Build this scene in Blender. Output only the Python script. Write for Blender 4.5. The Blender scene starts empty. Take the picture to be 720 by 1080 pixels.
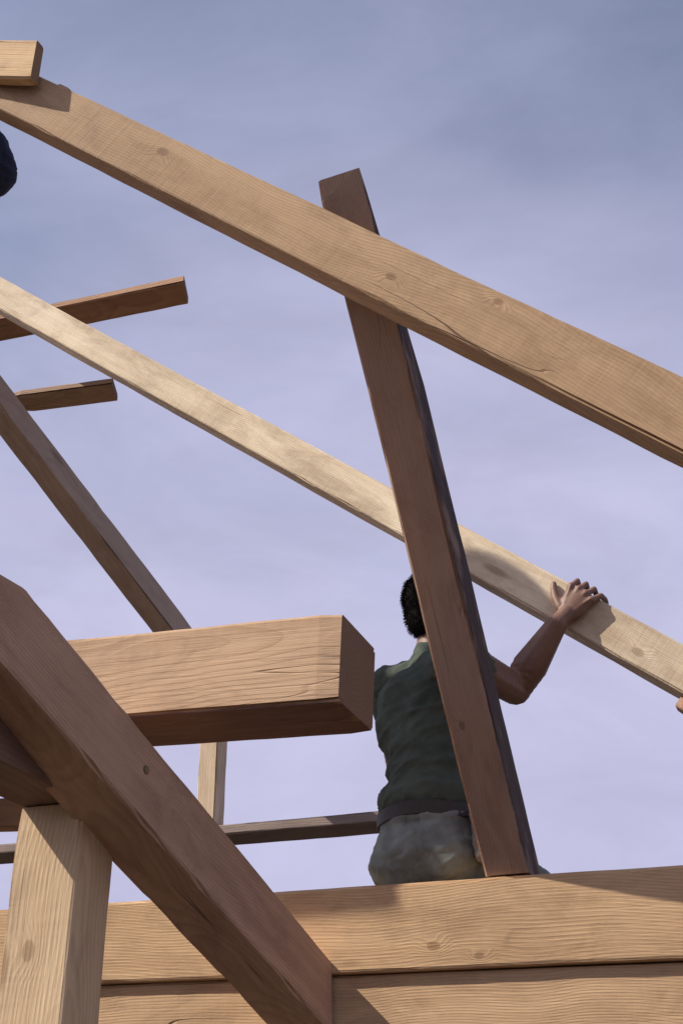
import bpy, bmesh, math, random
from mathutils import Vector, Matrix, noise

random.seed(7)
R = math.radians
scene = bpy.context.scene
COL = scene.collection

# ------------------------------------------------------------------ camera
PITCH, F, EYE = R(28), 1300.0, 1.65          # pixels of the 720x1080 photograph
FWD = Vector((0, math.cos(PITCH), math.sin(PITCH)))
UPV = Vector((0, -math.sin(PITCH), math.cos(PITCH)))
RTV = Vector((1, 0, 0))
CAM = Vector((0, 0, EYE))
A20 = R(20)
U = Vector((math.cos(A20), -math.sin(A20), 0))   # along the eaves wall of the frame
V = Vector((math.sin(A20), math.cos(A20), 0))    # across the frame, away from the viewer
Z = Vector((0, 0, 1))


def at(x, y, d):
    return CAM + d * (FWD + RTV * ((x - 360) / F) + UPV * ((540 - y) / F))


def on_plane(x, y, p, n):
    r = at(x, y, 1.0) - CAM
    return CAM + r * ((p - CAM).dot(n) / r.dot(n))


cd = bpy.data.cameras.new('camera')
cam = bpy.data.objects.new('camera', cd)
COL.objects.link(cam)
cam.location = CAM
cam.rotation_euler = (R(90) + PITCH, 0, 0)
cd.sensor_fit = 'VERTICAL'
cd.sensor_height = 24
cd.lens = 24 * F / 1080
cd.clip_start = 0.05
cd.clip_end = 5000
scene.camera = cam

# ------------------------------------------------------------------ light
el = R(44)
sh = -V * math.cos(R(58)) - U * math.sin(R(58))
S = (sh * math.cos(el) + Z * math.sin(el)).normalized()
sd = bpy.data.lights.new('sun', 'SUN')
sd.energy = 5.0
sd.angle = R(0.5)
sd.color = (1.0, 0.93, 0.82)
sun = bpy.data.objects.new('sun', sd)
COL.objects.link(sun)
sun.rotation_euler = (-S).to_track_quat('-Z', 'Y').to_euler()
sun.location = S * 30

w = bpy.data.worlds.new('World')
scene.world = w
w.use_nodes = True
nt = w.node_tree
nt.nodes.clear()
out = nt.nodes.new('ShaderNodeOutputWorld')
bg = nt.nodes.new('ShaderNodeBackground')
sky = nt.nodes.new('ShaderNodeTexSky')
sky.sky_type = 'NISHITA'
sky.sun_disc = False
sky.sun_elevation = el
sky.sun_rotation = math.atan2(S.x, S.y)
sky.air_density = 1.0
sky.dust_density = 2.0
sky.ozone_density = 2.0
tc = nt.nodes.new('ShaderNodeTexCoord')
mp = nt.nodes.new('ShaderNodeMapping')
mp.inputs['Scale'].default_value = (1.0, 1.2, 1.9)
mp.inputs['Rotation'].default_value = (0.3, 0.5, 0.4)
n1 = nt.nodes.new('ShaderNodeTexNoise')
n1.inputs['Scale'].default_value = 1.25
n1.inputs['Detail'].default_value = 7
n1.inputs['Roughness'].default_value = 0.55
n1.inputs['Distortion'].default_value = 0.35
sep = nt.nodes.new('ShaderNodeSeparateXYZ')
hz = nt.nodes.new('ShaderNodeMapRange')          # the veil of high cloud is thicker towards the horizon
hz.interpolation_type = 'SMOOTHSTEP'
hz.inputs['From Min'].default_value = 0.25
hz.inputs['From Max'].default_value = 0.84
hz.inputs['To Min'].default_value = 1.0
hz.inputs['To Max'].default_value = 0.08
cm = nt.nodes.new('ShaderNodeMapRange')
cm.inputs['From Min'].default_value = 0.3
cm.inputs['From Max'].default_value = 0.7
cm.inputs['To Min'].default_value = -0.34
cm.inputs['To Max'].default_value = 0.34
ad = nt.nodes.new('ShaderNodeMath'); ad.operation = 'ADD'; ad.use_clamp = True
mx = nt.nodes.new('ShaderNodeMixRGB')
mx.inputs['Color2'].default_value = (4.65, 4.6, 6.4, 1)     # thin sunlit cirrus
dsun = nt.nodes.new('ShaderNodeVectorMath'); dsun.operation = 'DOT_PRODUCT'   # the veil glows more on the sun's side
dsun.inputs[1].default_value = S
fs = nt.nodes.new('ShaderNodeMapRange')
fs.inputs['From Min'].default_value = -0.5
fs.inputs['From Max'].default_value = 0.4
fs.inputs['To Min'].default_value = -0.26
fs.inputs['To Max'].default_value = 0.2
ad2 = nt.nodes.new('ShaderNodeMath'); ad2.operation = 'ADD'; ad2.use_clamp = True
L = nt.links.new
L(tc.outputs['Generated'], dsun.inputs[0]); L(dsun.outputs['Value'], fs.inputs['Value'])
L(tc.outputs['Generated'], mp.inputs['Vector']); L(mp.outputs[0], n1.inputs['Vector'])
L(tc.outputs['Generated'], sep.inputs[0]); L(sep.outputs['Z'], hz.inputs['Value'])
L(n1.outputs['Fac'], cm.inputs['Value'])
L(hz.outputs[0], ad.inputs[0]); L(cm.outputs[0], ad.inputs[1])
L(ad.outputs[0], ad2.inputs[0]); L(fs.outputs[0], ad2.inputs[1]); ad.use_clamp = False
L(ad2.outputs[0], mx.inputs['Fac']); L(sky.outputs[0], mx.inputs['Color1'])
mp2 = nt.nodes.new('ShaderNodeMapping')
mp2.inputs['Scale'].default_value = (1.0, 1.3, 2.4)
mp2.inputs['Rotation'].default_value = (0.2, -0.3, 0.9)
n2 = nt.nodes.new('ShaderNodeTexNoise')
n2.inputs['Scale'].default_value = 5.5
n2.inputs['Detail'].default_value = 8
n2.inputs['Roughness'].default_value = 0.6
n2.inputs['Distortion'].default_value = 0.5
cv = nt.nodes.new('ShaderNodeMapRange')           # soft mottling of the cloud layer
cv.inputs['From Min'].default_value = 0.32
cv.inputs['From Max'].default_value = 0.68
cv.inputs['To Min'].default_value = 0.955
cv.inputs['To Max'].default_value = 1.085
vm = nt.nodes.new('ShaderNodeVectorMath'); vm.operation = 'SCALE'
L(tc.outputs['Generated'], mp2.inputs['Vector']); L(mp2.outputs[0], n2.inputs['Vector']); L(n2.outputs['Fac'], cv.inputs['Value'])
L(mx.outputs[0], vm.inputs[0]); L(cv.outputs[0], vm.inputs['Scale'])
L(vm.outputs[0], bg.inputs['Color']); L(bg.outputs[0], out.inputs['Surface'])
bg.inputs['Strength'].default_value = 0.11

vs = scene.view_settings
vs.view_transform = 'Standard'
vs.look = 'None'
vs.gamma = 1
vs.exposure = 0.08
vs.use_curve_mapping = False


# ------------------------------------------------------------------ materials
class NG:
    """small helper to write node graphs"""

    def __init__(self, name):
        self.m = bpy.data.materials.new(name)
        self.m.use_nodes = True
        self.t = self.m.node_tree
        self.b = self.t.nodes['Principled BSDF']

    def n(self, kind, **kw):
        nd = self.t.nodes.new(kind)
        for k, val in kw.items():
            if k in nd.inputs:
                nd.inputs[k].default_value = val
            else:
                setattr(nd, k, val)
        return nd

    def link(self, a, b):
        self.t.links.new(a, b)

    def math(self, op, a, b=None, clamp=False):
        nd = self.t.nodes.new('ShaderNodeMath')
        nd.operation = op
        nd.use_clamp = clamp
        for i, x in enumerate((a, b)):
            if x is None:
                continue
            if isinstance(x, (int, float)):
                nd.inputs[i].default_value = x
            else:
                self.link(x, nd.inputs[i])
        return nd.outputs[0]

    def mix(self, f, c1, c2, mode='MIX'):
        nd = self.t.nodes.new('ShaderNodeMixRGB')
        nd.blend_type = mode
        for i, x in enumerate((f, c1, c2)):
            if isinstance(x, (int, float)):
                nd.inputs[i].default_value = x
            elif isinstance(x, tuple):
                nd.inputs[i].default_value = (*x, 1)
            else:
                self.link(x, nd.inputs[i])
        return nd.outputs[0]

    def ramp(self, v, a, b, lo=0.0, hi=1.0, smooth=False):
        nd = self.t.nodes.new('ShaderNodeMapRange')
        if smooth:
            nd.interpolation_type = 'SMOOTHSTEP'
        nd.inputs['From Min'].default_value = a
        nd.inputs['From Max'].default_value = b
        nd.inputs['To Min'].default_value = lo
        nd.inputs['To Max'].default_value = hi
        self.link(v, nd.inputs['Value'])
        return nd.outputs[0]

    def noise(self, vec, scale, detail=3, rough=0.5, dist=0.0):
        nd = self.n('ShaderNodeTexNoise')
        nd.inputs['Scale'].default_value = scale
        nd.inputs['Detail'].default_value = detail
        nd.inputs['Roughness'].default_value = rough
        nd.inputs['Distortion'].default_value = dist
        self.link(vec, nd.inputs['Vector'])
        return nd.outputs['Fac']

    def mapping(self, vec, scale=(1, 1, 1), loc=(0, 0, 0)):
        nd = self.n('ShaderNodeMapping')
        nd.inputs['Scale'].default_value = scale
        nd.inputs['Location'].default_value = loc
        self.link(vec, nd.inputs['Vector'])
        return nd.outputs[0]


def wood(name, light, dark, seed=0.0, pith=None, knots=(), grey=0.0, ring=105.0, stain=0.4, edge_var=None, smears=0.5, under=None):
    """rough sawn softwood: growth rings round a pith, fibre, checks, knots, saw marks (x runs along the timber)"""
    rng = random.Random(int(seed * 10))
    if pith is None:
        pith = (rng.uniform(-0.09, 0.09), rng.choice((-1, 1)) * rng.uniform(0.05, 0.34))
    ring *= rng.uniform(0.75, 1.5)
    g = NG(name)
    tcn = g.n('ShaderNodeTexCoord')
    obj = g.mapping(tcn.outputs['Object'], loc=(seed * 3.1, 0, 0))
    raw = tcn.outputs['Object']
    # ring distance with a slow wander of the trunk along its length
    wob = g.n('ShaderNodeTexNoise', Scale=1.1, Detail=2.0)
    g.link(obj, wob.inputs['Vector'])
    sx = g.n('ShaderNodeSeparateXYZ'); g.link(obj, sx.inputs[0])
    wz = g.n('ShaderNodeSeparateXYZ'); g.link(wob.outputs['Color'], wz.inputs[0])
    py = g.math('ADD', g.math('ADD', sx.outputs['Y'], pith[0]), g.math('MULTIPLY', g.math('SUBTRACT', wz.outputs['X'], 0.5), 0.22))
    pz = g.math('ADD', g.math('ADD', sx.outputs['Z'], pith[1]), g.math('MULTIPLY', g.math('SUBTRACT', wz.outputs['Y'], 0.5), 0.22))
    rr = g.math('SQRT', g.math('ADD', g.math('MULTIPLY', py, py), g.math('MULTIPLY', pz, pz)))
    jit = g.noise(g.mapping(obj, (3.0, 22, 22)), 1.0, 3, 0.6)
    rr = g.math('ADD', rr, g.math('MULTIPLY', jit, 0.0065))
    # knots swell the grain round them
    kmask = None
    for (kx, ky, kz, kr) in knots:
        vd = g.n('ShaderNodeVectorMath', operation='SUBTRACT')
        g.link(raw, vd.inputs[0]); vd.inputs[1].default_value = (kx, ky, kz)
        vm = g.n('ShaderNodeVectorMath', operation='MULTIPLY')
        g.link(vd.outputs[0], vm.inputs[0]); vm.inputs[1].default_value = (0.62, 1, 1)
        vl = g.n('ShaderNodeVectorMath', operation='LENGTH')
        g.link(vm.outputs[0], vl.inputs[0])
        dist = g.math('ADD', vl.outputs['Value'], g.math('MULTIPLY', g.math('SUBTRACT', jit, 0.5), kr * 0.5))
        k = g.math('ADD', g.ramp(dist, kr * 0.45, kr * 1.5, 0.75, 0, True), g.ramp(g.math('ABSOLUTE', g.math('SUBTRACT', dist, kr)), 0, kr * 0.3, 0.3, 0, True))
        halo = g.ramp(dist, kr * 0.8, kr * 4.0, 0.016, 0, True)
        rr = g.math('ADD', rr, halo)
        kmask = k if kmask is None else g.math('MAXIMUM', kmask, k)
    saw = g.math('FRACT', g.math('MULTIPLY', rr, ring))
    late = g.math('MULTIPLY', g.ramp(saw, 0.25, 0.92, 0, 1, True), g.ramp(saw, 0.92, 1.0, 1, 0, True))
    fib = g.noise(g.mapping(obj, (2.5, 210, 210)), 1.0, 4, 0.65)
    streak = g.noise(g.mapping(obj, (0.9, 34, 34), (seed, 3, 1)), 1.0, 3, 0.55)
    blot = g.noise(g.mapping(obj, (1.8, 4.5, 4.5), (seed * 2, 0, 0)), 1.0, 5, 0.6, 0.4)
    c = g.mix(g.math('MULTIPLY', late, 0.42), light, dark)
    c = g.mix(g.ramp(streak, 0.38, 0.72, 0, 0.42), c, dark)
    c = g.mix(g.ramp(fib, 0.3, 0.7, 0.16, 0), c, (dark[0] * 0.5, dark[1] * 0.45, dark[2] * 0.4))
    c = g.mix(g.ramp(blot, 0.45, 0.75, 0, stain), c, (dark[0] * 0.62, dark[1] * 0.6, dark[2] * 0.62))
    c = g.mix(g.ramp(blot, 0.2, 0.45, 0.25, 0), c, (min(1, light[0] * 1.18), min(1, light[1] * 1.2), min(1, light[2] * 1.25)))
    if grey:
        c = g.mix(g.ramp(streak, 0.3, 0.6, grey, grey * 0.55), c, (0.23, 0.215, 0.2))
    # small natural knots
    vo = g.n('ShaderNodeTexVoronoi', Scale=1.0, Randomness=1.0)
    g.link(g.mapping(obj, (2.3, 8.5, 8.5), (seed * 5, seed, 0)), vo.inputs['Vector'])
    vsep = g.n('ShaderNodeSeparateColor'); g.link(vo.outputs['Color'], vsep.inputs[0])
    sk = g.math('MULTIPLY', g.ramp(vo.outputs['Distance'], 0.06, 0.15, 1, 0, True), g.ramp(vsep.outputs[0], 0.55, 0.6, 0, 0.75))
    kk = sk if kmask is None else g.math('MAXIMUM', sk, kmask)
    c = g.mix(g.math('MULTIPLY', kk, 0.75), c, (dark[0] * 0.42, dark[1] * 0.33, dark[2] * 0.28))
    # drying checks: long thin dark splits
    ck = g.noise(g.mapping(obj, (0.55, 9.5, 9.5), (seed * 7, 1, 4)), 1.0, 2, 0.5, 0.25)
    line = g.ramp(g.math('ABSOLUTE', g.math('SUBTRACT', ck, 0.56)), 0.0, 0.0042, 1, 0)
    gate = g.ramp(g.noise(g.mapping(obj, (1.5, 2, 2), (0, seed, 9)), 1.0, 2), 0.54, 0.62)
    chk = g.math('MULTIPLY', line, gate)
    c = g.mix(g.math('MULTIPLY', chk, 0.75), c, (dark[0] * 0.22, dark[1] * 0.18, dark[2] * 0.15))
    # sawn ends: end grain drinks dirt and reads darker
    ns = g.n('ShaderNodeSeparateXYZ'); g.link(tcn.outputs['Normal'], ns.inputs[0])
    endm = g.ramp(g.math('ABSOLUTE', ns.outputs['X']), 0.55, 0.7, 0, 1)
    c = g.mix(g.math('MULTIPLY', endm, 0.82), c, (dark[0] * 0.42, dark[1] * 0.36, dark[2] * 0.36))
    # handling smears and weather
    smear = g.noise(g.mapping(obj, (4, 11, 11), (seed, 2, 7)), 1.0, 6, 0.7, 0.8)
    c = g.mix(g.ramp(smear, 0.47, 0.72, 0, smears), c, (dark[0] * 0.55, dark[1] * 0.55, dark[2] * 0.6))
    if under:                                        # shade of the underside painted into the colour, with a ragged edge
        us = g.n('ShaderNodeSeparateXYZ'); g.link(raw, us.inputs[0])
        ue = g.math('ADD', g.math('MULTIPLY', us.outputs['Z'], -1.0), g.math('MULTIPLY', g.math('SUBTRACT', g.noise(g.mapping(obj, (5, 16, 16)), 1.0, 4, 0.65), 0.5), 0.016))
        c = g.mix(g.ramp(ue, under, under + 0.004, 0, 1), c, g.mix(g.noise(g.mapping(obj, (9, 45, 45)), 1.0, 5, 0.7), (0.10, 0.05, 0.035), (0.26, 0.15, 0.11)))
    if edge_var:  # one side face coloured darker, starting at an uneven line
        rs = g.n('ShaderNodeSeparateXYZ'); g.link(raw, rs.inputs[0])
        edge = g.math('ADD', g.math('MULTIPLY', rs.outputs['Z'], edge_var[0]), g.math('MULTIPLY', g.math('SUBTRACT', g.noise(g.mapping(obj, (7, 20, 20)), 1.0, 4, 0.65), 0.5), 0.012))
        side_mask = g.ramp(edge, edge_var[1], edge_var[1] + 0.004, 0, 1)
        c = g.mix(side_mask, c, g.mix(g.noise(g.mapping(obj, (14, 60, 60)), 1.0, 5, 0.7), (0.035, 0.022, 0.022), (0.10, 0.065, 0.06)))
    g.link(c, g.b.inputs['Base Color'])
    g.link(g.ramp(fib, 0.2, 0.8, 0.62, 0.9), g.b.inputs['Roughness'])
    g.b.inputs['Specular IOR Level'].default_value = 0.25
    # bump: fibre, saw kerf marks across the grain, checks
    sm = g.noise(g.mapping(obj, (48, 1.6, 1.6)), 1.0, 3, 0.6)
    hgt = g.math('ADD', g.math('MULTIPLY', fib, 0.5), g.math('MULTIPLY', g.math('MULTIPLY', sm, 0.42), g.ramp(blot, 0.42, 0.62)))
    hgt = g.math('ADD', hgt, g.math('MULTIPLY', late, 0.12))
    hgt = g.math('SUBTRACT', hgt, g.math('MULTIPLY', chk, 1.4))
    bp = g.n('ShaderNodeBump', Strength=0.7, Distance=0.0045)
    g.link(hgt, bp.inputs['Height'])
    g.link(bp.outputs[0], g.b.inputs['Normal'])
    return g.m


def cloth(name, c1, c2, scale=9.0, weave=420.0, rough=0.92):
    g = NG(name)
    o = g.n('ShaderNodeTexCoord').outputs['Object']
    a = g.noise(o, scale, 5, 0.6, 0.3)
    b = g.noise(o, weave, 2, 0.5)
    c = g.mix(g.ramp(a, 0.32, 0.7), c1, c2)
    c = g.mix(g.ramp(b, 0.3, 0.7, 0.35, 0), c, (c1[0] * 0.5, c1[1] * 0.5, c1[2] * 0.5))
    g.link(c, g.b.inputs['Base Color'])
    g.b.inputs['Roughness'].default_value = rough
    g.b.inputs['Specular IOR Level'].default_value = 0.15
    bp = g.n('ShaderNodeBump', Strength=0.4, Distance=0.004)
    g.link(g.math('ADD', g.math('MULTIPLY', g.noise(o, 26, 4, 0.55, 0.6), 1.6), g.math('MULTIPLY', b, 0.25)), bp.inputs['Height'])
    g.link(bp.outputs[0], g.b.inputs['Normal'])
    return g.m


def skin_mat(name, base, deep):
    g = NG(name)
    o = g.n('ShaderNodeTexCoord').outputs['Object']
    c = g.mix(g.ramp(g.noise(o, 14, 5, 0.6), 0.35, 0.7), base, deep)
    g.link(c, g.b.inputs['Base Color'])
    g.b.inputs['Roughness'].default_value = 0.55
    g.b.inputs['Subsurface Weight'].default_value = 0.08
    g.b.inputs['Subsurface Radius'].default_value = (0.012, 0.005, 0.003)
    bp = g.n('ShaderNodeBump', Strength=0.25, Distance=0.002)
    g.link(g.noise(o, 220, 3, 0.6), bp.inputs['Height'])
    g.link(bp.outputs[0], g.b.inputs['Normal'])
    return g.m


def plain(name, c, rough=0.8, metal=0.0, var=0.35):
    g = NG(name)
    o = g.n('ShaderNodeTexCoord').outputs['Object']
    g.link(g.mix(g.ramp(g.noise(o, 40, 5, 0.65), 0.3, 0.75, 0, var), c, (c[0] * 0.35, c[1] * 0.35, c[2] * 0.35)), g.b.inputs['Base Color'])
    g.b.inputs['Roughness'].default_value = rough
    g.b.inputs['Metallic'].default_value = metal
    bp = g.n('ShaderNodeBump', Strength=0.3, Distance=0.003)
    g.link(g.noise(o, 160, 3, 0.6), bp.inputs['Height'])
    g.link(bp.outputs[0], g.b.inputs['Normal'])
    return g.m


# ------------------------------------------------------------------ object helpers
def tag(o, label=None, cat=None, group=None, kind=None):
    if label: o['label'] = label
    if cat: o['category'] = cat
    if group: o['group'] = group
    if kind: o['kind'] = kind
    elif label: o['kind'] = 'thing'
    return o


def link(name, me, mat, parent=None, mw=None):
    o = bpy.data.objects.new(name, me)
    COL.objects.link(o)
    if mat:
        me.materials.clear()
        me.materials.append(mat)
    if mw is not None:
        o.matrix_world = mw
    if parent is not None:
        o.parent = parent
        o.matrix_parent_inverse = parent.matrix_world.inverted()
        if mw is not None:
            o.matrix_basis = mw
    return o


def timber_mesh(name, x0, x1, w, h, bevel=0.006, seed=0, cuts=()):
    """a sawn timber along local x: eased arrises, slightly wandering faces"""
    bm = bmesh.new()
    n = max(6, int((x1 - x0) / 0.05))
    prof = []
    for (sy, sz) in ((1, 1), (-1, 1), (-1, -1), (1, -1)):
        a = (sy * (w / 2), sz * (h / 2 - bevel)); b = (sy * (w / 2 - bevel), sz * (h / 2))
        m = (sy * (w / 2 - bevel * 0.3), sz * (h / 2 - bevel * 0.3))
        prof += [a, m, b] if sy * sz > 0 else [b, m, a]
    rows = []
    for i in range(n + 1):
        t = i / n
        x = x0 + (x1 - x0) * t
        row = []
        for j, (y, zz) in enumerate(prof):
            k = 1.0
            if i in (0, n):
                k = 1 - bevel * 0.8 / min(w, h)
            q = Vector((x * 1.7 + seed * 13.1, (j // 3) * 3.7, seed))
            e = noise.noise(q) * 0.0022 + noise.noise(q * 6) * 0.0011
            edge_var = max(0, noise.noise(Vector((x * 0.9 + seed, (j // 3) * 9.3, 4.2))) - 0.1) * 0.022 + max(0, noise.noise(Vector((x * 9 + seed, (j // 3) * 5.1, 8.2))) - 0.25) * 0.016  # waney loss and small chips along the arrises
            sgy = 1 if y > 0 else -1
            sgz = 1 if zz > 0 else -1
            mid = (j % 3 == 1)
            yy = y * k + sgy * e - (sgy * edge_var if mid else 0)
            z2 = zz * k + sgz * e - (sgz * edge_var if mid else 0)
            row.append(bm.verts.new((x, yy, z2)))
        rows.append(row)
    m = len(prof)
    for i in range(n):
        for j in range(m):
            bm.faces.new((rows[i][j], rows[i][(j + 1) % m], rows[i + 1][(j + 1) % m], rows[i + 1][j]))
    bm.faces.new(rows[0][::-1])
    bm.faces.new(rows[-1])
    for (co, no) in cuts:
        r = bmesh.ops.bisect_plane(bm, geom=bm.verts[:] + bm.edges[:] + bm.faces[:], plane_co=co, plane_no=no, clear_outer=True)
        ed = [e for e in r['geom_cut'] if isinstance(e, bmesh.types.BMEdge)]
        bmesh.ops.holes_fill(bm, edges=ed)
    bmesh.ops.recalc_face_normals(bm, faces=bm.faces)
    me = bpy.data.meshes.new(name)
    bm.to_mesh(me)
    bm.free()
    return me


class Timber:
    """a timber given by its near upper arris A-B (world), width w away from the viewer, depth h down"""

    def __init__(self, name, A, B, w, h, e0, e1, upv=Z, bevel=0.006, seed=1, cut_world=()):
        self.d = (B - A).normalized()
        s = self.d.cross(upv).normalized()
        if s.dot(CAM - (A + B) / 2) < 0:
            s = -s
        t = s.cross(self.d).normalized()
        if t.dot(upv) < 0:
            t = -t
        self.s, self.t = s, t
        self.w, self.h = w, h
        self.L = (B - A).length
        self.o = A - s * (w / 2) - t * (h / 2)
        Y = t.cross(self.d)
        self.mw = Matrix(((self.d.x, Y.x, t.x, self.o.x), (self.d.y, Y.y, t.y, self.o.y), (self.d.z, Y.z, t.z, self.o.z), (0, 0, 0, 1)))
        self.sy = 1 if Y.dot(s) > 0 else -1           # local y sign of the near face
        inv = self.mw.inverted()
        cuts = [(inv @ c, inv.to_3x3() @ nn) for c, nn in cut_world]
        self.me = timber_mesh(name, -e0, self.L + e1, w, h, bevel, seed, cuts)
        self.name = name

    def front(self, x, y, inset=0.0):
        """photo pixel -> local point on the near face"""
        p = on_plane(x, y, self.o + self.s * (self.w / 2 - inset), self.s)
        return self.mw.inverted() @ p

    def world(self, lx, near, up):
        return self.o + self.d * lx + self.s * near + self.t * up

    def build(self, mat, label, cat, group=None):
        self.ob = link(self.name, self.me, mat, None, self.mw)
        tag(self.ob, label, cat, group)
        return self.ob


def peg(T, lx, near, up, axis, r=0.011, ln=0.03, mat=None):
    """an octagonal oak trenail standing slightly proud of a face"""
    bm = bmesh.new()
    bmesh.ops.create_cone(bm, cap_ends=True, segments=8, radius1=r, radius2=r * 0.9, depth=ln)
    bmesh.ops.bevel(bm, geom=[e for e in bm.edges if abs(e.verts[0].co.z - e.verts[1].co.z) < 1e-5], offset=0.0015, segments=1, affect='EDGES')
    me = bpy.data.meshes.new('peg'); bm.to_mesh(me); bm.free()
    q = axis.to_track_quat('Z', 'Y').to_matrix().to_4x4()
    q.translation = T.world(lx, near, up)
    return link('peg', me, mat, T.ob, q)


def child_box(name, parent, mat, X, Y, Zd, c, size, bevel=0.003, seed=3):
    me = timber_mesh(name, -size[0] / 2, size[0] / 2, size[1], size[2], bevel, seed)
    mw = Matrix(((X.x, Y.x, Zd.x, c.x), (X.y, Y.y, Zd.y, c.y), (X.z, Y.z, Zd.z, c.z), (0, 0, 0, 1)))
    return link(name, me, mat, parent, mw)


# ------------------------------------------------------------------ ground
def ground():
    bm = bmesh.new()
    n, size = 90, 1500.0
    vs_ = {}
    for i in range(n + 1):
        for j in range(n + 1):
            a = (i / n * 2 - 1); b = (j / n * 2 - 1)
            x = math.copysign(abs(a) ** 3.2, a) * size
            y = math.copysign(abs(b) ** 3.2, b) * size
            d = math.hypot(x, y)
            zz = noise.noise(Vector((x * 0.6, y * 0.6, 1))) * 0.02
            if d > 25:
                zz += noise.noise(Vector((x * 0.006, y * 0.006, 3))) * min(6, (d - 25) * 0.03) - min(4, (d - 25) * 0.02)
            vs_[i, j] = bm.verts.new((x, y, zz))
    for i in range(n):
        for j in range(n):
            bm.faces.new((vs_[i, j], vs_[i + 1, j], vs_[i + 1, j + 1], vs_[i, j + 1]))
    me = bpy.data.meshes.new('ground'); bm.to_mesh(me); bm.free()
    for p in me.polygons:
        p.use_smooth = True
    g = NG('trampled earth and dry grass')
    o = g.n('ShaderNodeTexCoord').outputs['Object']
    c = g.mix(g.ramp(g.noise(o, 1.3, 6, 0.6), 0.35, 0.65), (0.062, 0.042, 0.030), (0.042, 0.028, 0.02))
    c = g.mix(g.ramp(g.noise(o, 0.11, 6, 0.65), 0.5, 0.66), c, (0.04, 0.045, 0.02))
    c = g.mix(g.ramp(g.noise(o, 30, 4, 0.7), 0.35, 0.7, 0.35, 0), c, (0.05, 0.034, 0.024))
    g.link(c, g.b.inputs['Base Color'])
    g.b.inputs['Roughness'].default_value = 0.95
    bp = g.n('ShaderNodeBump', Strength=0.6, Distance=0.03)
    g.link(g.noise(o, 24, 6, 0.7), bp.inputs['Height']); g.link(bp.outputs[0], g.b.inputs['Normal'])
    o = link('ground', me, g.m)
    tag(o, kind='structure')


ground()


# ------------------------------------------------------------------ the timbers
def plane_depth(a, b, db, nrm):
    b3 = at(*b, db)
    r = at(*a, 1.0) - CAM
    return at(*a, (b3 - CAM).dot(nrm) / r.dot(nrm)), b3


FRESH = (0.57, 0.385, 0.222); FRESH_D = (0.38, 0.228, 0.118)
PALE = (0.94, 0.81, 0.60); PALE_D = (0.62, 0.44, 0.26)
OLD = (0.60, 0.385, 0.26); OLD_D = (0.40, 0.235, 0.15)
peg_m = wood('oak peg', (0.30, 0.2, 0.12), (0.16, 0.1, 0.06), 9)

# upper rafter
A = at(65, 90, 3.46); B = at(720, 397, 2.475)
T = Timber('rafter', A, B, 0.075, 0.148, 1.6, 1.5, seed=2)
r1 = T
T.build(wood('rafter timber', FRESH, FRESH_D, 2, knots=[(*T.front(172, 160), 0.011), (*T.front(525, 318), 0.007), (*T.front(412, 292), 0.008)]),
        'upper of two long sloping rafters, tan sawn plank crossing in front of the leaning strut', 'rafter', 'sloping rafters')
child_box('cleat', T.ob, wood('cleat timber', OLD, OLD_D, 4), T.d, T.t.cross(T.d), T.t, T.world((at(40, 88, 3.42) - A).dot(T.d), -0.002, T.h / 2 + 0.007), (0.05, 0.04, 0.016))

# lower rafter
A, B = plane_depth((0, 292), (715, 677), 3.45, V)
T = Timber('rafter', A, B, 0.092, 0.122, 1.6, 1.6, seed=5)
r2 = T
T.build(wood('pale rafter timber', PALE, PALE_D, 5, stain=0.85, smears=0.6, knots=[(*T.front(672, 688), 0.010), (*T.front(183, 385), 0.006)]),
        'lower sloping rafter, pale and sunlit, gripped by the hand of the worker in green', 'rafter', 'sloping rafters')
lx = (at(722, 735, 3.44) - A).dot(T.d)
child_box('cleat', T.ob, wood('cleat dark timber', OLD, OLD_D, 6), T.d, T.t.cross(T.d), T.t, T.world(lx + 0.05, -0.005, -T.h / 2 - 0.018), (0.10, 0.06, 0.036))

# plank end lying on the upper rafter
A = at(-60, 41, 3.68); B = at(38, 41, 3.50)
T = Timber('plank', A, B, 0.035, 0.142, 1.2, 0.1, seed=8, cut_world=[(B + RTV * 0.004, Vector((U.x, U.y, 0)))])
T.build(wood('purlin plank', (0.70, 0.47, 0.25), (0.5, 0.31, 0.15), 8), 'short tan plank end set on edge across the top of the upper rafter', 'plank')

# the wall beam the worker sits on, and the one under it
A, B = plane_depth((305, 939), (720, 912), 2.94, V)
T = Timber('beam', A, B, 0.27, 0.212, 1.5, 1.6, seed=11, bevel=0.008)
b9 = T
SEATZ = A.z
T.build(wood('wall beam timber', (0.66, 0.445, 0.255), (0.45, 0.27, 0.14), 11, knots=[(*T.front(457, 998), 0.009), (*T.front(505, 1008), 0.007)]),
        'broad tan wall beam that the worker in green sits on', 'beam', 'tan horizontal beams')
A2 = A - Z * 0.214 - T.s * 0.022; B2 = B - Z * 0.214 - T.s * 0.022
T = Timber('beam', A2, B2, 0.23, 0.24, 1.5, 1.6, seed=12, bevel=0.008)
T.build(wood('lower wall beam timber', (0.64, 0.43, 0.25), (0.43, 0.26, 0.14), 12), 'lowest tan beam, directly beneath the seat beam and cut off by the bottom edge', 'beam', 'tan horizontal beams')

# beam stub with a dark end
A, B = plane_depth((100, 671), (360, 645), 2.71, V)
T = Timber('beam', A, B, 0.235, 0.205, 1.5, 0.0, seed=14, bevel=0.008)
b6 = T
T.build(wood('stub beam timber', (0.60, 0.405, 0.25), (0.45, 0.28, 0.16), 14, stain=0.25, under=T.h / 2 - 0.007), 'thick tan beam ending in mid air with a dark sawn end, left of the worker', 'beam', 'tan horizontal beams')  # the underside carries painted shade

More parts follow.
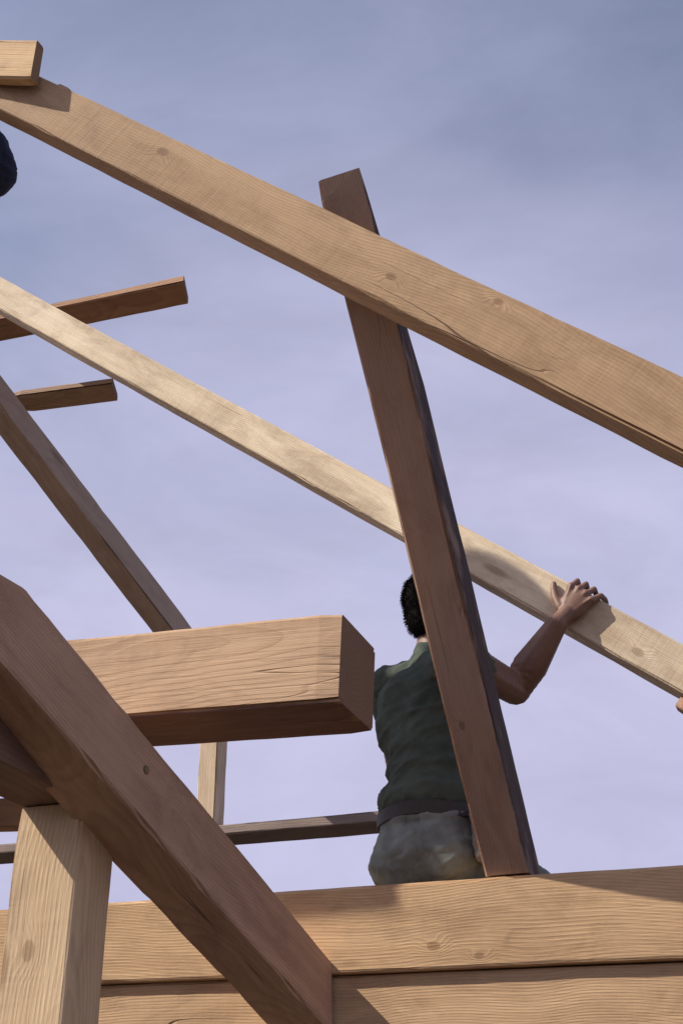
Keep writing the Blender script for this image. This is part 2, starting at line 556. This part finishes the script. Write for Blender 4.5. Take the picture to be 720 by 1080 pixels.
# corner post
PP = at(83, 900, 2.48)
PW = 0.152
ptop = PP.z + 0.105
T = Timber('post', Vector((PP.x, PP.y, 0.0)) - U * PW, Vector((PP.x, PP.y, ptop)) - U * PW, PW, 0.14, 0.06, 0.0, upv=V, seed=17, bevel=0.007)
# rebuild the frame of the post so that its faces follow the wall: near face towards -V, right face towards +U
T.d = Z.copy(); T.s = -V; T.t = -U
T.w, T.h = 0.14, PW
T.o = Vector((PP.x, PP.y, 0.0)) + V * 0.07 - U * (PW / 2)
Yv = T.t.cross(T.d)
T.mw = Matrix(((T.d.x, Yv.x, T.t.x, T.o.x), (T.d.y, Yv.y, T.t.y, T.o.y), (T.d.z, Yv.z, T.t.z, T.o.z), (0, 0, 0, 1)))
T.L = ptop
T.me = timber_mesh('post', -0.05, ptop, 0.14, PW, 0.007, 17)
post = T
T.build(wood('post timber', (0.74, 0.55, 0.34), (0.54, 0.36, 0.205), 17, knots=[(*T.front(30, 1003), 0.011)]), 'pale upright corner post at bottom left, lit in front and shaded on its right side', 'post')

# plate running over the corner post towards the viewer
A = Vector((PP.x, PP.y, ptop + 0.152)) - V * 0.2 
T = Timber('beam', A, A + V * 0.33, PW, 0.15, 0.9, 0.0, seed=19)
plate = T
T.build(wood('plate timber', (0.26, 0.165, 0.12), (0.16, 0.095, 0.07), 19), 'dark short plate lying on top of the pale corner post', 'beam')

# big brace over the left side
A = at(110, 720, 2.46); B = on_plane(350, 1012, b9.o + b9.s * (b9.w / 2 + 0.001), V)
off = max(0.0, (PP + U * 0.158 - A).dot(U), )
ztop = at(20, 617, 2.25).z
T = Timber('brace', A, B, 0.152, 0.165, 1.0, 0.42, seed=21, bevel=0.008, cut_world=[(at(42, 640, 2.36), Z), (b9.o + b9.s * (b9.w / 2 + 0.001), V)])
d7 = T
print('brace left face vs post right face', (T.o - T.s * T.w / 2 - PP).dot(U), 'dir', T.d.dot(U), T.d.dot(V), T.d.z)
T.build(wood('brace timber', OLD, OLD_D, 21), 'large dark brown brace running down to the right beside the corner post', 'brace', 'slanting braces')
lp = T.front(154, 812)
peg(T, lp.x, T.w / 2 - 0.009, lp.z, T.s, 0.011, 0.024, peg_m)

# far brace
A = at(5, 400, 4.6); B = at(190, 645, 5.06)
T = Timber('brace', A, B, 0.10, 0.10, 1.2, 0.32, seed=23)
T.build(wood('far brace timber', (0.60, 0.46, 0.36), (0.40, 0.28, 0.21), 23, grey=0.3), 'slim distant brace slanting down behind the dark ended beam', 'brace', 'slanting braces')

# leaning strut in the middle
A = at(362, 310, 3.00); B = at(508, 915, 3.10)
d = (B - A).normalized()
sd_ = d.cross(Z).normalized()
if sd_.dot(RTV) < 0: sd_ = -sd_
nrm = sd_.cross(d).normalized()                 # face looking down at the viewer
if nrm.dot(CAM - A) < 0: nrm = -nrm
SW, SD = 0.116, 0.105
T = Timber('strut', A, B, SW, SD, 0.2, 0.1, seed=27)
T.d = d; T.s = nrm; T.t = -sd_; T.w = SD; T.h = SW
T.o = A - nrm * (SD / 2) + sd_ * (SW / 2)
Yv = T.t.cross(T.d)
T.mw = Matrix(((d.x, Yv.x, T.t.x, T.o.x), (d.y, Yv.y, T.t.y, T.o.y), (d.z, Yv.z, T.t.z, T.o.z), (0, 0, 0, 1)))
T.L = (B - A).length
inv = T.mw.inverted()
topl = -(at(334, 192, 2.99) - A).length
T.me = timber_mesh('strut', topl, T.L + 0.25, SD, SW, 0.007, 27, cuts=[(inv @ Vector((0, 0, SEATZ + 0.002)), inv.to_3x3() @ -Z), (inv @ at(381, 190, 2.99), inv.to_3x3() @ (RTV * 0.952 + UPV * 0.305))])
strut = T
T.build(wood('strut timber', OLD, OLD_D, 27, edge_var=(-1, SW / 2 - 0.004), grey=0.42, knots=[(*T.front(487, 765), 0.007)]), 'dark brown leaning strut standing on the seat beam in front of the worker', 'strut')

# far timbers
def far(name, a, b, w_, h_, e0, e1, mat, label, cat, group, seed, skew=False):
    cut = [(at(*b), RTV)] if skew else ()
    T = Timber(name, at(*a), at(*b), w_, h_, e0, e1 + (0.12 if skew else 0), seed=seed, cut_world=cut)
    T.build(mat, label, cat, group)
    return T

fm = wood('far plank timber', (0.50, 0.29, 0.17), (0.32, 0.17, 0.09), 31)
fm2 = wood('far plank timber dark', (0.46, 0.30, 0.19), (0.28, 0.165, 0.10), 32, grey=0.2)
far('plank', (0, 331, 5.6), (194, 290, 5.15), 0.15, 0.035, 1.0, 0.0, fm, 'longer brown plank end jutting right behind the lower rafter', 'plank', 'plank ends behind the lower rafter', 31, True)
far('plank', (22, 411, 5.0), (119, 398, 4.9), 0.125, 0.03, 0.05, 0.0, fm2, 'shorter dark plank end jutting right from the distant brace', 'plank', 'plank ends behind the lower rafter', 32, True)
far('rail', (0, 890, 5.5), (400, 855, 4.85), 0.20, 0.042, 1.2, 0.35, wood('rail timber', (0.32, 0.235, 0.19), (0.18, 0.13, 0.11), 33, grey=0.3), 'thin weathered grey rail running behind the worker and the braces', 'rail', None, 33)
far('plank', (-30, 842, 3.2), (60, 838, 3.05), 0.07, 0.075, 0.8, 0.06, wood('ledger timber', (0.36, 0.2, 0.1), (0.2, 0.11, 0.05), 34), 'short brown ledger end just left of the corner post top', 'plank', None, 34)
p0 = at(210, 800, 5.3)
T = Timber('post', Vector((p0.x, p0.y, 0)), Vector((p0.x, p0.y, p0.z)), 0.1, 0.1, 0, 0, upv=V, seed=35)
T.d = Z.copy(); T.s = -V; T.t = -U
T.w = 0.10; T.h = 0.085
T.o = Vector((p0.x, p0.y, 0)) + V * 0.05 + U * 0.0425
Yv = T.t.cross(T.d)
T.mw = Matrix(((T.d.x, Yv.x, T.t.x, T.o.x), (T.d.y, Yv.y, T.t.y, T.o.y), (T.d.z, Yv.z, T.t.z, T.o.z), (0, 0, 0, 1)))
T.me = timber_mesh('post', -0.05, p0.z + 0.36, 0.10, 0.085, 0.005, 35)
T.build(wood('far post timber', (0.70, 0.55, 0.38), (0.5, 0.36, 0.22), 35), 'thin distant pale post glimpsed under the dark ended beam', 'post')


# ------------------------------------------------------------------ people
def capsule(bm, p0, p1, r0, r1, sub=2):
    p0, p1 = Vector(p0), Vector(p1)
    dd = p1 - p0
    n = max(1, int(dd.length / (min(r0, r1) * 0.35)))
    for i in range(n + 1):
        t = i / n
        bmesh.ops.create_icosphere(bm, subdivisions=sub, radius=r0 + (r1 - r0) * t, matrix=Matrix.Translation(p0 + dd * t))


def ellipsoid(bm, c, r, rot=None, sub=3):
    m = Matrix.Translation(Vector(c))
    if rot is not None:
        m = m @ rot.to_4x4()
    m = m @ Matrix.Diagonal((*r, 1))
    bmesh.ops.create_icosphere(bm, subdivisions=sub, radius=1.0, matrix=m)


def solidify(name, bm, voxel, smooth, mat, parent=None, mw=None, wrinkle=0.0, wscale=9.0, seed=0, clip=()):
    """fuse overlapping volumes into one continuous skin"""
    me = bpy.data.meshes.new(name); bm.to_mesh(me); bm.free()
    o = bpy.data.objects.new(name, me)
    COL.objects.link(o)
    md = o.modifiers.new('r', 'REMESH'); md.mode = 'VOXEL'; md.voxel_size = voxel
    if smooth:
        md = o.modifiers.new('s', 'SMOOTH'); md.factor = 0.5; md.iterations = smooth
    dg = bpy.context.evaluated_depsgraph_get()
    m2 = bpy.data.meshes.new_from_object(o.evaluated_get(dg))
    bpy.data.objects.remove(o); bpy.data.meshes.remove(me)
    m2.name = name
    b2 = bmesh.new(); b2.from_mesh(m2)
    if wrinkle:
        b2.normal_update()
        for vv in b2.verts:
            q = vv.co
            wp = Vector((noise.noise(q * 5 + Vector((seed, 0, 0))), noise.noise(q * 5 + Vector((0, seed, 3))), noise.noise(q * 5 + Vector((7, 0, seed))))) * 0.06
            qq = (q + wp) * wscale
            qq = Vector((qq.x * 0.62 + qq.z * 0.25, qq.y * 0.62, qq.z * 1.5 - qq.x * 0.35)) + Vector((seed, seed * 2, 0))
            a = noise.noise(qq); b = noise.noise(qq * 2.1 + Vector((5, 1, 2))); c3 = noise.noise(qq * 4.7 + Vector((1, 8, 2)))
            fold = (1 - min(1, abs(a) * 1.9)) ** 2 * 0.95 + (1 - min(1, abs(b) * 2.2)) ** 2 * 0.5 + c3 * 0.12 - 0.45
            vv.co += vv.normal * fold * wrinkle
    for (co, no) in clip:
        bmesh.ops.bisect_plane(b2, geom=b2.verts[:] + b2.edges[:] + b2.faces[:], plane_co=co, plane_no=no, clear_outer=True)
    b2.to_mesh(m2); b2.free()
    for p in m2.polygons:
        p.use_smooth = True
    return link(name, m2, mat, parent, mw)


def head_volume(bm, c, rot, s=1.0):
    """skull, jaw, nose, brows, ears; local axes x right, y forward, z up"""
    def e(off, r):
        ellipsoid(bm, Vector(c) + rot @ (Vector(off) * s), tuple(x * s for x in r), rot)
    e((0, -0.012, 0.025), (0.074, 0.094, 0.092))
    e((0, 0.025, -0.045), (0.058, 0.062, 0.066))
    e((0, 0.052, -0.083), (0.030, 0.028, 0.022))
    e((0, 0.072, 0.022), (0.052, 0.018, 0.012))
    e((0, 0.093, -0.008), (0.010, 0.014, 0.026))
    e((0, 0.101, -0.026), (0.015, 0.013, 0.011))
    e((0, 0.080, -0.055), (0.024, 0.014, 0.007))
    e((0, 0.078, -0.066), (0.020, 0.013, 0.008))
    for sx_ in (-1, 1):
        e((sx_ * 0.032, 0.070, 0.002), (0.014, 0.013, 0.010))
        e((sx_ * 0.045, 0.055, -0.025), (0.022, 0.022, 0.02))
        e((sx_ * 0.078, -0.005, -0.004), (0.009, 0.022, 0.034))


def finger(bm, pts, r0, r1):
    for i in range(len(pts) - 1):
        ra = r0 + (r1 - r0) * i / (len(pts) - 1)
        rb = r0 + (r1 - r0) * (i + 1) / (len(pts) - 1)
        capsule(bm, pts[i], pts[i + 1], ra, rb)


def relaxed_hand(bm, wrist, fwd, side, down):
    """a slightly curled hand; fwd along the forearm, side towards the thumb, down to the palm"""
    fwd, side, down = fwd.normalized(), side.normalized(), down.normalized()
    rot = Matrix((side, fwd, -down)).transposed()
    ellipsoid(bm, wrist + fwd * 0.048, (0.040, 0.054, 0.016), rot)
    for i, (ox, ln) in enumerate(((0.03, 0.07), (0.010, 0.08), (-0.011, 0.073), (-0.031, 0.057))):
        k = wrist + fwd * (0.088 - abs(i - 1) * 0.004) + side * ox
        p1 = k + fwd * ln * 0.48 + down * 0.012
        p2 = p1 + fwd * ln * 0.26 + down * 0.02
        p3 = p2 + fwd * ln * 0.08 + down * 0.022
        finger(bm, [k, p1, p2, p3], 0.0095, 0.0075)
    t0 = wrist + fwd * 0.025 + side * 0.032
    t1 = t0 + side * 0.026 + fwd * 0.03 + down * 0.008
    t2 = t1 + fwd * 0.032 + side * 0.008 + down * 0.012
    finger(bm, [t0, t1, t2], 0.0125, 0.0085)


def shoe(bm, ankle, toe_dir, ln=0.19):
    t = toe_dir.normalized()
    a = Vector(ankle)
    capsule(bm, a + Vector((0, 0, -0.035)) - t * 0.045, a + Vector((0, 0, -0.05)) + t * ln, 0.042, 0.034)
    capsule(bm, a + Vector((0, 0, 0.05)), a + Vector((0, 0, -0.02)) + t * 0.05, 0.05, 0.045)


from mathutils.bvhtree import BVHTree


def patch(name, host, c, ray, side, hw, hh, mat, mw, off=0.004):
    """a sewn-on patch pocket: pentagon grid laid on the cloth behind it"""
    me0 = host.data
    bvh = BVHTree.FromPolygons([vv.co for vv in me0.vertices], [p.vertices for p in me0.polygons])
    bm = bmesh.new()
    n = 12
    g = {}
    for i in range(n + 1):
        for j in range(n + 1):
            a = i / n * 2 - 1; b = j / n * 2 - 1
            low = hh * (1.0 - 0.22 * abs(a)) if b < 0 else hh
            hit = bvh.ray_cast(c + side * a * hw + Vector((0, 0, b * low)), ray)
            if hit[0] is None:
                bm.free(); return None
            rim = 0.0 if max(abs(a), abs(b)) > 0.95 else off
            g[i, j] = bm.verts.new(hit[0] - ray * (rim + (0.0015 if b > 0.7 else 0)))
    for i in range(n):
        for j in range(n):
            bm.faces.new((g[i, j], g[i + 1, j], g[i + 1, j + 1], g[i, j + 1]))
    me = bpy.data.meshes.new(name); bm.to_mesh(me); bm.free()
    for p in me.polygons:
        p.use_smooth = True
    # a pocket is a sub-part of the trousers
    return link(name, me, mat, host, mw)




def make_person(name, seat, face_az, J, mats, label, hand_r=None, hand_l=None, sleeves='short', head_rot=(0, 0, 0), boots_mat=None, extra_belt=True, seed=1):
    """seated figure. J holds joints in local axes x right, y forward, z up, origin where the seat meets the beam"""
    f = Vector((math.sin(face_az), math.cos(face_az), 0)); r = Vector((f.y, -f.x, 0))
    mw = Matrix(((r.x, f.x, 0, seat.x), (r.y, f.y, 0, seat.y), (0, 0, 1, seat.z), (0, 0, 0, 1)))
    inv = mw.inverted()
    J = {k: (inv @ q[1] if isinstance(q, tuple) and q[0] == 'w' else Vector(q)) for k, q in J.items()}
    # body
    bm = bmesh.new()
    hr = Matrix.Rotation(head_rot[2], 3, 'Z') @ Matrix.Rotation(head_rot[0], 3, 'X') @ Matrix.Rotation(head_rot[1], 3, 'Y')
    head_volume(bm, J['head'], hr)
    capsule(bm, J['neck'], J['head'] + Vector((0, -0.012, -0.05)), 0.056, 0.052)
    ellipsoid(bm, J['pelvis'], (0.155, 0.115, 0.10))
    capsule(bm, J['pelvis'], J['waist'], 0.115, 0.105)
    ellipsoid(bm, J['chest'], (0.15, 0.10, 0.16))
    capsule(bm, J['waist'], J['chest'], 0.105, 0.11)
    for sfx in 'rl':
        capsule(bm, J['neck'] + Vector((0, 0, -0.05)), J['sh_' + sfx], 0.055, 0.052)
        capsule(bm, J['sh_' + sfx], J['el_' + sfx], 0.055, 0.047)
        capsule(bm, J['el_' + sfx], J['el_' + sfx].lerp(J['wr_' + sfx], 0.35), 0.046, 0.052)
        capsule(bm, J['el_' + sfx].lerp(J['wr_' + sfx], 0.35), J['wr_' + sfx], 0.052, 0.031)
        capsule(bm, J['hip_' + sfx], J['kn_' + sfx], 0.082, 0.058)
        capsule(bm, J['kn_' + sfx], J['kn_' + sfx].lerp(J['an_' + sfx], 0.35), 0.056, 0.058)
        capsule(bm, J['kn_' + sfx].lerp(J['an_' + sfx], 0.35), J['an_' + sfx], 0.058, 0.036)
        capsule(bm, J['an_' + sfx], J['an_' + sfx] + Vector((0, 0.15, -0.05)), 0.036, 0.03)
    for fn in (hand_r, hand_l):
        if fn: fn(bm, inv, J)
    body = solidify(name, bm, 0.0036, 3, mats['skin'], None, mw)
    tag(body, label, 'person')
    # eyes
    # hair
    bm = bmesh.new()
    hc = J['head']
    ellipsoid(bm, hc + hr @ Vector((0, -0.022, 0.034)), (0.083, 0.099, 0.096), hr)
    ellipsoid(bm, hc + hr @ Vector((0, -0.06, -0.02)), (0.068, 0.055, 0.07), hr)
    hair = solidify('hair', bm, 0.006, 1, mats['hair'], body, mw, 0.004, 75, seed,
                    clip=[(hc + hr @ Vector((0, 0.052, 0.06)), hr @ Vector((0, 1.0, -0.55)))])
    hm = hair.data
    rg = random.Random(seed)
    bm = bmesh.new(); bm.from_mesh(hm)
    vs0 = [(vv.co.copy(), vv.normal.copy()) for vv in bm.verts]
    for _ in range(5200):
        p, nn = rg.choice(vs0)
        t = (nn + Vector((rg.uniform(-.7, .7), rg.uniform(-.7, .7), rg.uniform(-1.1, .4)))).normalized()
        ln = rg.uniform(0.006, 0.015)
        sd2 = t.cross(Vector((rg.random(), rg.random(), rg.random()))).normalized() * 0.0009
        s3 = t.cross(sd2).normalized() * 0.0009
        m_ = p + t * ln * 0.55 + nn * 0.001
        tip = p + t * ln - nn * 0.002 + Vector((0, 0, -0.002))
        a1, a2, a3 = bm.verts.new(p - nn * 0.002 + sd2), bm.verts.new(p - nn * 0.002 - sd2), bm.verts.new(p - nn * 0.002 + s3)
        c1, c2, c3 = bm.verts.new(m_ + sd2 * .7), bm.verts.new(m_ - sd2 * .7), bm.verts.new(m_ + s3 * .7)
        e1 = bm.verts.new(tip)
        for (x1, x2, y1, y2) in ((a1, a2, c1, c2), (a2, a3, c2, c3), (a3, a1, c3, c1)):
            bm.faces.new((x1, x2, y2, y1)); bm.faces.new((y1, y2, e1))
    bm.to_mesh(hm); bm.free()
    for sx_ in (-1, 1):
        bm = bmesh.new()
        ellipsoid(bm, hc + hr @ Vector((sx_ * 0.031, 0.080, 0.003)), (0.0095, 0.006, 0.006), hr, 2)
        me = bpy.data.meshes.new('eye'); bm.to_mesh(me); bm.free()
        link('eye', me, mats['eye'], body, mw)
    # shirt
    bm = bmesh.new()
    g_ = 0.014
    ellipsoid(bm, J['chest'], (0.158 + g_, 0.108 + g_, 0.165))
    ellipsoid(bm, J['chest'] + Vector((0, -0.02, 0.06)), (0.15 + g_, 0.09 + g_, 0.10))
    capsule(bm, J['waist'], J['chest'], 0.112 + g_, 0.118 + g_)
    ellipsoid(bm, J['waist'] + Vector((0, 0, -0.04)), (0.142 + g_, 0.118 + g_, 0.09))
    capsule(bm, J['neck'] + Vector((0, 0.0, -0.012)), J['neck'] + Vector((0, 0, -0.08)), 0.064, 0.085)
    for sfx in 'rl':
        capsule(bm, J['neck'] + Vector((0, 0, -0.05)), J['sh_' + sfx], 0.062, 0.066)
        e = J['el_' + sfx]
        if sleeves == 'short':
            e = J['sh_' + sfx].lerp(e, 0.30 if sfx == 'r' else 0.62)
            capsule(bm, J['sh_' + sfx], e, 0.068, 0.054)
        else:
            capsule(bm, J['sh_' + sfx], e, 0.066, 0.054)
            capsule(bm, e, e.lerp(J['wr_' + sfx], 0.9), 0.054, 0.042)
    solidify('shirt', bm, 0.0055, 3, mats['shirt'], body, mw, 0.0085, 8.5, seed)
    # trousers
    bm = bmesh.new()
    ellipsoid(bm, J['pelvis'] + Vector((0, -0.01, -0.01)), (0.162, 0.13, 0.115))
    capsule(bm, J['pelvis'], J['pelvis'].lerp(J['waist'], 0.62), 0.13, 0.118)
    ellipsoid(bm, J['pelvis'] + Vector((0.072, -0.045, -0.04)), (0.085, 0.085, 0.08))
    ellipsoid(bm, J['pelvis'] + Vector((-0.072, -0.045, -0.04)), (0.085, 0.085, 0.08))
    ellipsoid(bm, J['pelvis'].lerp(J['waist'], 0.45), (0.148, 0.125, 0.09))
    for sfx in 'rl':
        capsule(bm, J['hip_' + sfx], J['kn_' + sfx], 0.094, 0.072)
        capsule(bm, J['kn_' + sfx], J['an_' + sfx] + Vector((0, 0, 0.02)), 0.070, 0.062)
    tr = solidify('trousers', bm, 0.0055, 3, mats['trousers'], body, mw, 0.0075, 11, seed + 3)
    for sx_ in (-1, 1):
        patch('pocket', tr, J['pelvis'] + Vector((sx_ * 0.075, -0.4, 0.02)), Vector((0, 1, 0)), Vector((1, 0, 0)), 0.055, 0.062, mats['trousers'], mw)
    for sfx in 'rl':
        bm = bmesh.new()
        shoe(bm, J['an_' + sfx], Vector((0.1 if sfx == 'r' else -0.1, 1, -0.12)))
        solidify('boot', bm, 0.006, 3, mats['boots'], body, mw)
    # belt round the waist
    if extra_belt:
        c = J['pelvis'].lerp(J['waist'], 0.52)
        bm = bmesh.new()
        n = 48
        for i in range(n):
            a = i / n * 2 * math.pi
            for (rad, zz) in ((0.0, -0.02), (0.0, 0.02), (0.005, 0.018), (0.005, -0.018)):
                bm.verts.new(c + Vector((math.cos(a) * (0.148 + rad), math.sin(a) * (0.126 + rad), zz + 0.004 * math.sin(3 * a))))
        bm.verts.ensure_lookup_table()
        for i in range(n):
            k = (i + 1) % n
            for q in range(4):
                bm.faces.new((bm.verts[i * 4 + q], bm.verts[k * 4 + q], bm.verts[k * 4 + (q + 1) % 4], bm.verts[i * 4 + (q + 1) % 4]))
        bmesh.ops.recalc_face_normals(bm, faces=bm.faces)
        me = bpy.data.meshes.new('belt'); bm.to_mesh(me); bm.free()
        link('belt', me, mats['belt'], body, mw)
    return body, mw, J


hair_m = plain('black hair', (0.010, 0.008, 0.008), 0.95, 0, 0.5)
hair_m.node_tree.nodes['Principled BSDF'].inputs['Specular IOR Level'].default_value = 0.1
eye_m = plain('eye', (0.35, 0.32, 0.3), 0.3, 0, 0.6)
leather = plain('dark belt leather', (0.03, 0.026, 0.022), 0.6)
boot_m = plain('scuffed brown boot leather', (0.09, 0.06, 0.04), 0.65)
pouch_m = plain('grey worn leather', (0.20, 0.18, 0.17), 0.75)

# --- the worker in green, sitting on the wall beam with his back to us
seat = on_plane(446, 900, b9.o, b9.s)
seat = Vector((seat.x, seat.y, SEATZ)) - b9.s * 0.075
seat.z = SEATZ - 0.006
print('seat depth', (seat - CAM).dot(FWD))
rx = (at(600, 650, 3.5) - r2.world(0, r2.w / 2, 0)).dot(r2.d)
hx = r2.front(598, 650).x
wrist = r2.world(hx + 0.002, r2.w / 2 + 0.040, -r2.h / 2 - 0.012)


def grip(bm, inv, J):
    T = r2
    n0 = T.w / 2
    q = lambda x, nr, up: inv @ T.world(x, nr, up)
    top = T.h / 2
    rot = Matrix(((inv.to_3x3() @ T.d), (inv.to_3x3() @ T.t), (inv.to_3x3() @ T.s))).transposed()
    ellipsoid(bm, q(hx + 0.004, n0 + 0.022, 0.006), (0.043, 0.056, 0.019), rot)
    capsule(bm, J['wr_r'], q(hx + 0.003, n0 + 0.026, -0.03), 0.027, 0.026)
    for i, (ox, ln, lift) in enumerate(((-0.034, 1.0, 0.0), (-0.009, 1.12, 0.004), (0.017, 1.05, 0.002), (0.042, 0.85, -0.006))):
        k = q(hx + ox, n0 + 0.021, top - 0.012 + lift)
        a = q(hx + ox * 1.12 + 0.004, n0 + 0.006, top + 0.016 + lift)
        b = q(hx + ox * 1.2 + 0.008, n0 - 0.026 * ln, top + 0.013)
        c = q(hx + ox * 1.25 + 0.010, n0 - 0.046 * ln, top + 0.009)
        finger(bm, [q(hx + ox * 0.8, n0 + 0.024, 0.012), k, a, b, c], 0.0108, 0.0078)
        ellipsoid(bm, k + (inv.to_3x3() @ T.s) * 0.003, (0.0125, 0.0125, 0.0125), None, 2)
        capsule(bm, q(hx + ox * 0.35, n0 + 0.036, -0.025), q(hx + ox * 0.95, n0 + 0.033, top - 0.014 + lift), 0.004, 0.005)
    finger(bm, [q(hx - 0.026, n0 + 0.024, -0.022), q(hx - 0.055, n0 + 0.018, -0.004), q(hx - 0.078, n0 + 0.012, 0.018), q(hx - 0.088, n0 + 0.010, 0.034)], 0.014, 0.009)


def rest(bm, inv, J):
    w_ = J['wr_l']
    relaxed_hand(bm, w_, Vector((0.25, 1, -0.25)), Vector((1, -0.2, 0)), Vector((0, 0.1, -1)))


J1 = dict(pelvis=(0, 0.0, 0.125), waist=(0.0, 0.01, 0.30), chest=(0.0, 0.04, 0.51), neck=(0.0, 0.055, 0.715), head=(0.014, 0.085, 0.868),
          sh_r=('w', at(487, 695, 3.38)), el_r=('w', at(543, 727, 3.59)), wr_r=('w', wrist),
          sh_l=(-0.155, 0.07, 0.645), el_l=(-0.175, 0.21, 0.41), wr_l=(-0.10, 0.40, 0.26),
          hip_r=(0.095, 0.03, 0.10), hip_l=(-0.095, 0.03, 0.10), kn_r=(0.13, 0.45, 0.09), kn_l=(-0.13, 0.45, 0.09),
          an_r=(0.14, 0.44, -0.33), an_l=(-0.14, 0.44, -0.33))
mats = dict(skin=skin_mat('brown skin', (0.23, 0.125, 0.085), (0.16, 0.08, 0.055)), hair=hair_m, eye=eye_m, belt=leather, boots=boot_m,
            shirt=cloth('dark green shirt cloth', (0.10, 0.12, 0.095), (0.05, 0.062, 0.05)),
            trousers=cloth('faded grey denim', (0.26, 0.28, 0.26), (0.13, 0.15, 0.14), 18))
man, mwm, JJ = make_person('person', seat, R(28), J1, mats,
                           'person in dark green shirt and grey jeans sitting on the beam', grip, rest, head_rot=(R(8), 0, R(-18)), seed=4)
# tool pouch on the belt at his right hip
bm = bmesh.new()
c = JJ['pelvis'] + Vector((0.175, -0.05, 0.02))
capsule(bm, c + Vector((0, -0.035, 0.045)), c + Vector((0, 0.035, 0.045)), 0.022, 0.022)
for q in (-0.04, -0.015, 0.015, 0.04):
    capsule(bm, c + Vector((0.004, q, 0.05)), c + Vector((0.012, q * 0.85, -0.06)), 0.02, 0.026)
solidify('tool_pouch', bm, 0.006, 2, pouch_m, man, mwm, 0.004, 22, 2)

# --- the second worker, nearly all of him left of the picture
seat2 = at(-45, 190, 3.75)
J2 = dict(pelvis=(0, 0.0, 0.115), waist=(0.0, 0.06, 0.26), chest=(0.0, 0.17, 0.43), neck=(0, 0.25, 0.585), head=(0, 0.31, 0.70),
          sh_r=(0.17, 0.22, 0.54), el_r=(0.23, 0.33, 0.30), wr_r=(0.12, 0.50, 0.24), sh_l=(-0.17, 0.22, 0.54), el_l=(-0.23, 0.33, 0.30), wr_l=(-0.12, 0.50, 0.24),
          hip_r=(0.095, 0.03, 0.10), hip_l=(-0.095, 0.03, 0.10), kn_r=(0.13, 0.45, 0.09), kn_l=(-0.13, 0.45, 0.09),
          an_r=(0.14, 0.44, -0.33), an_l=(-0.14, 0.44, -0.33))


def hands2(sx_):
    def fn(bm, inv, J):
        relaxed_hand(bm, J['wr_r' if sx_ > 0 else 'wr_l'], Vector((-0.3 * sx_, 1, -0.3)), Vector((-sx_, -0.2, 0)), Vector((0, 0.1, -1)))
    return fn


mats2 = dict(mats)
mats2['shirt'] = cloth('maroon jersey', (0.10, 0.012, 0.022), (0.06, 0.008, 0.014))
mats2['trousers'] = cloth('navy work cloth', (0.045, 0.055, 0.10), (0.022, 0.027, 0.05))
make_person('person', seat2, math.atan2(*(-U + V * 0.15).xy), J2, mats2, 'person in navy trousers at the left edge, below the upper rafter',
            hands2(1), hands2(-1), sleeves='long', extra_belt=False, seed=9)
T = Timber('plank', Vector((seat2.x, seat2.y, seat2.z - 0.002)) - V * 0.14 - U * 1.2, Vector((seat2.x, seat2.y, seat2.z - 0.002)) - V * 0.14 + U * 0.02, 0.28, 0.045, 0, 0, seed=41)
T.build(wood('scaffold plank', OLD, OLD_D, 41), 'scaffold plank under the seated person at the left edge', 'plank')
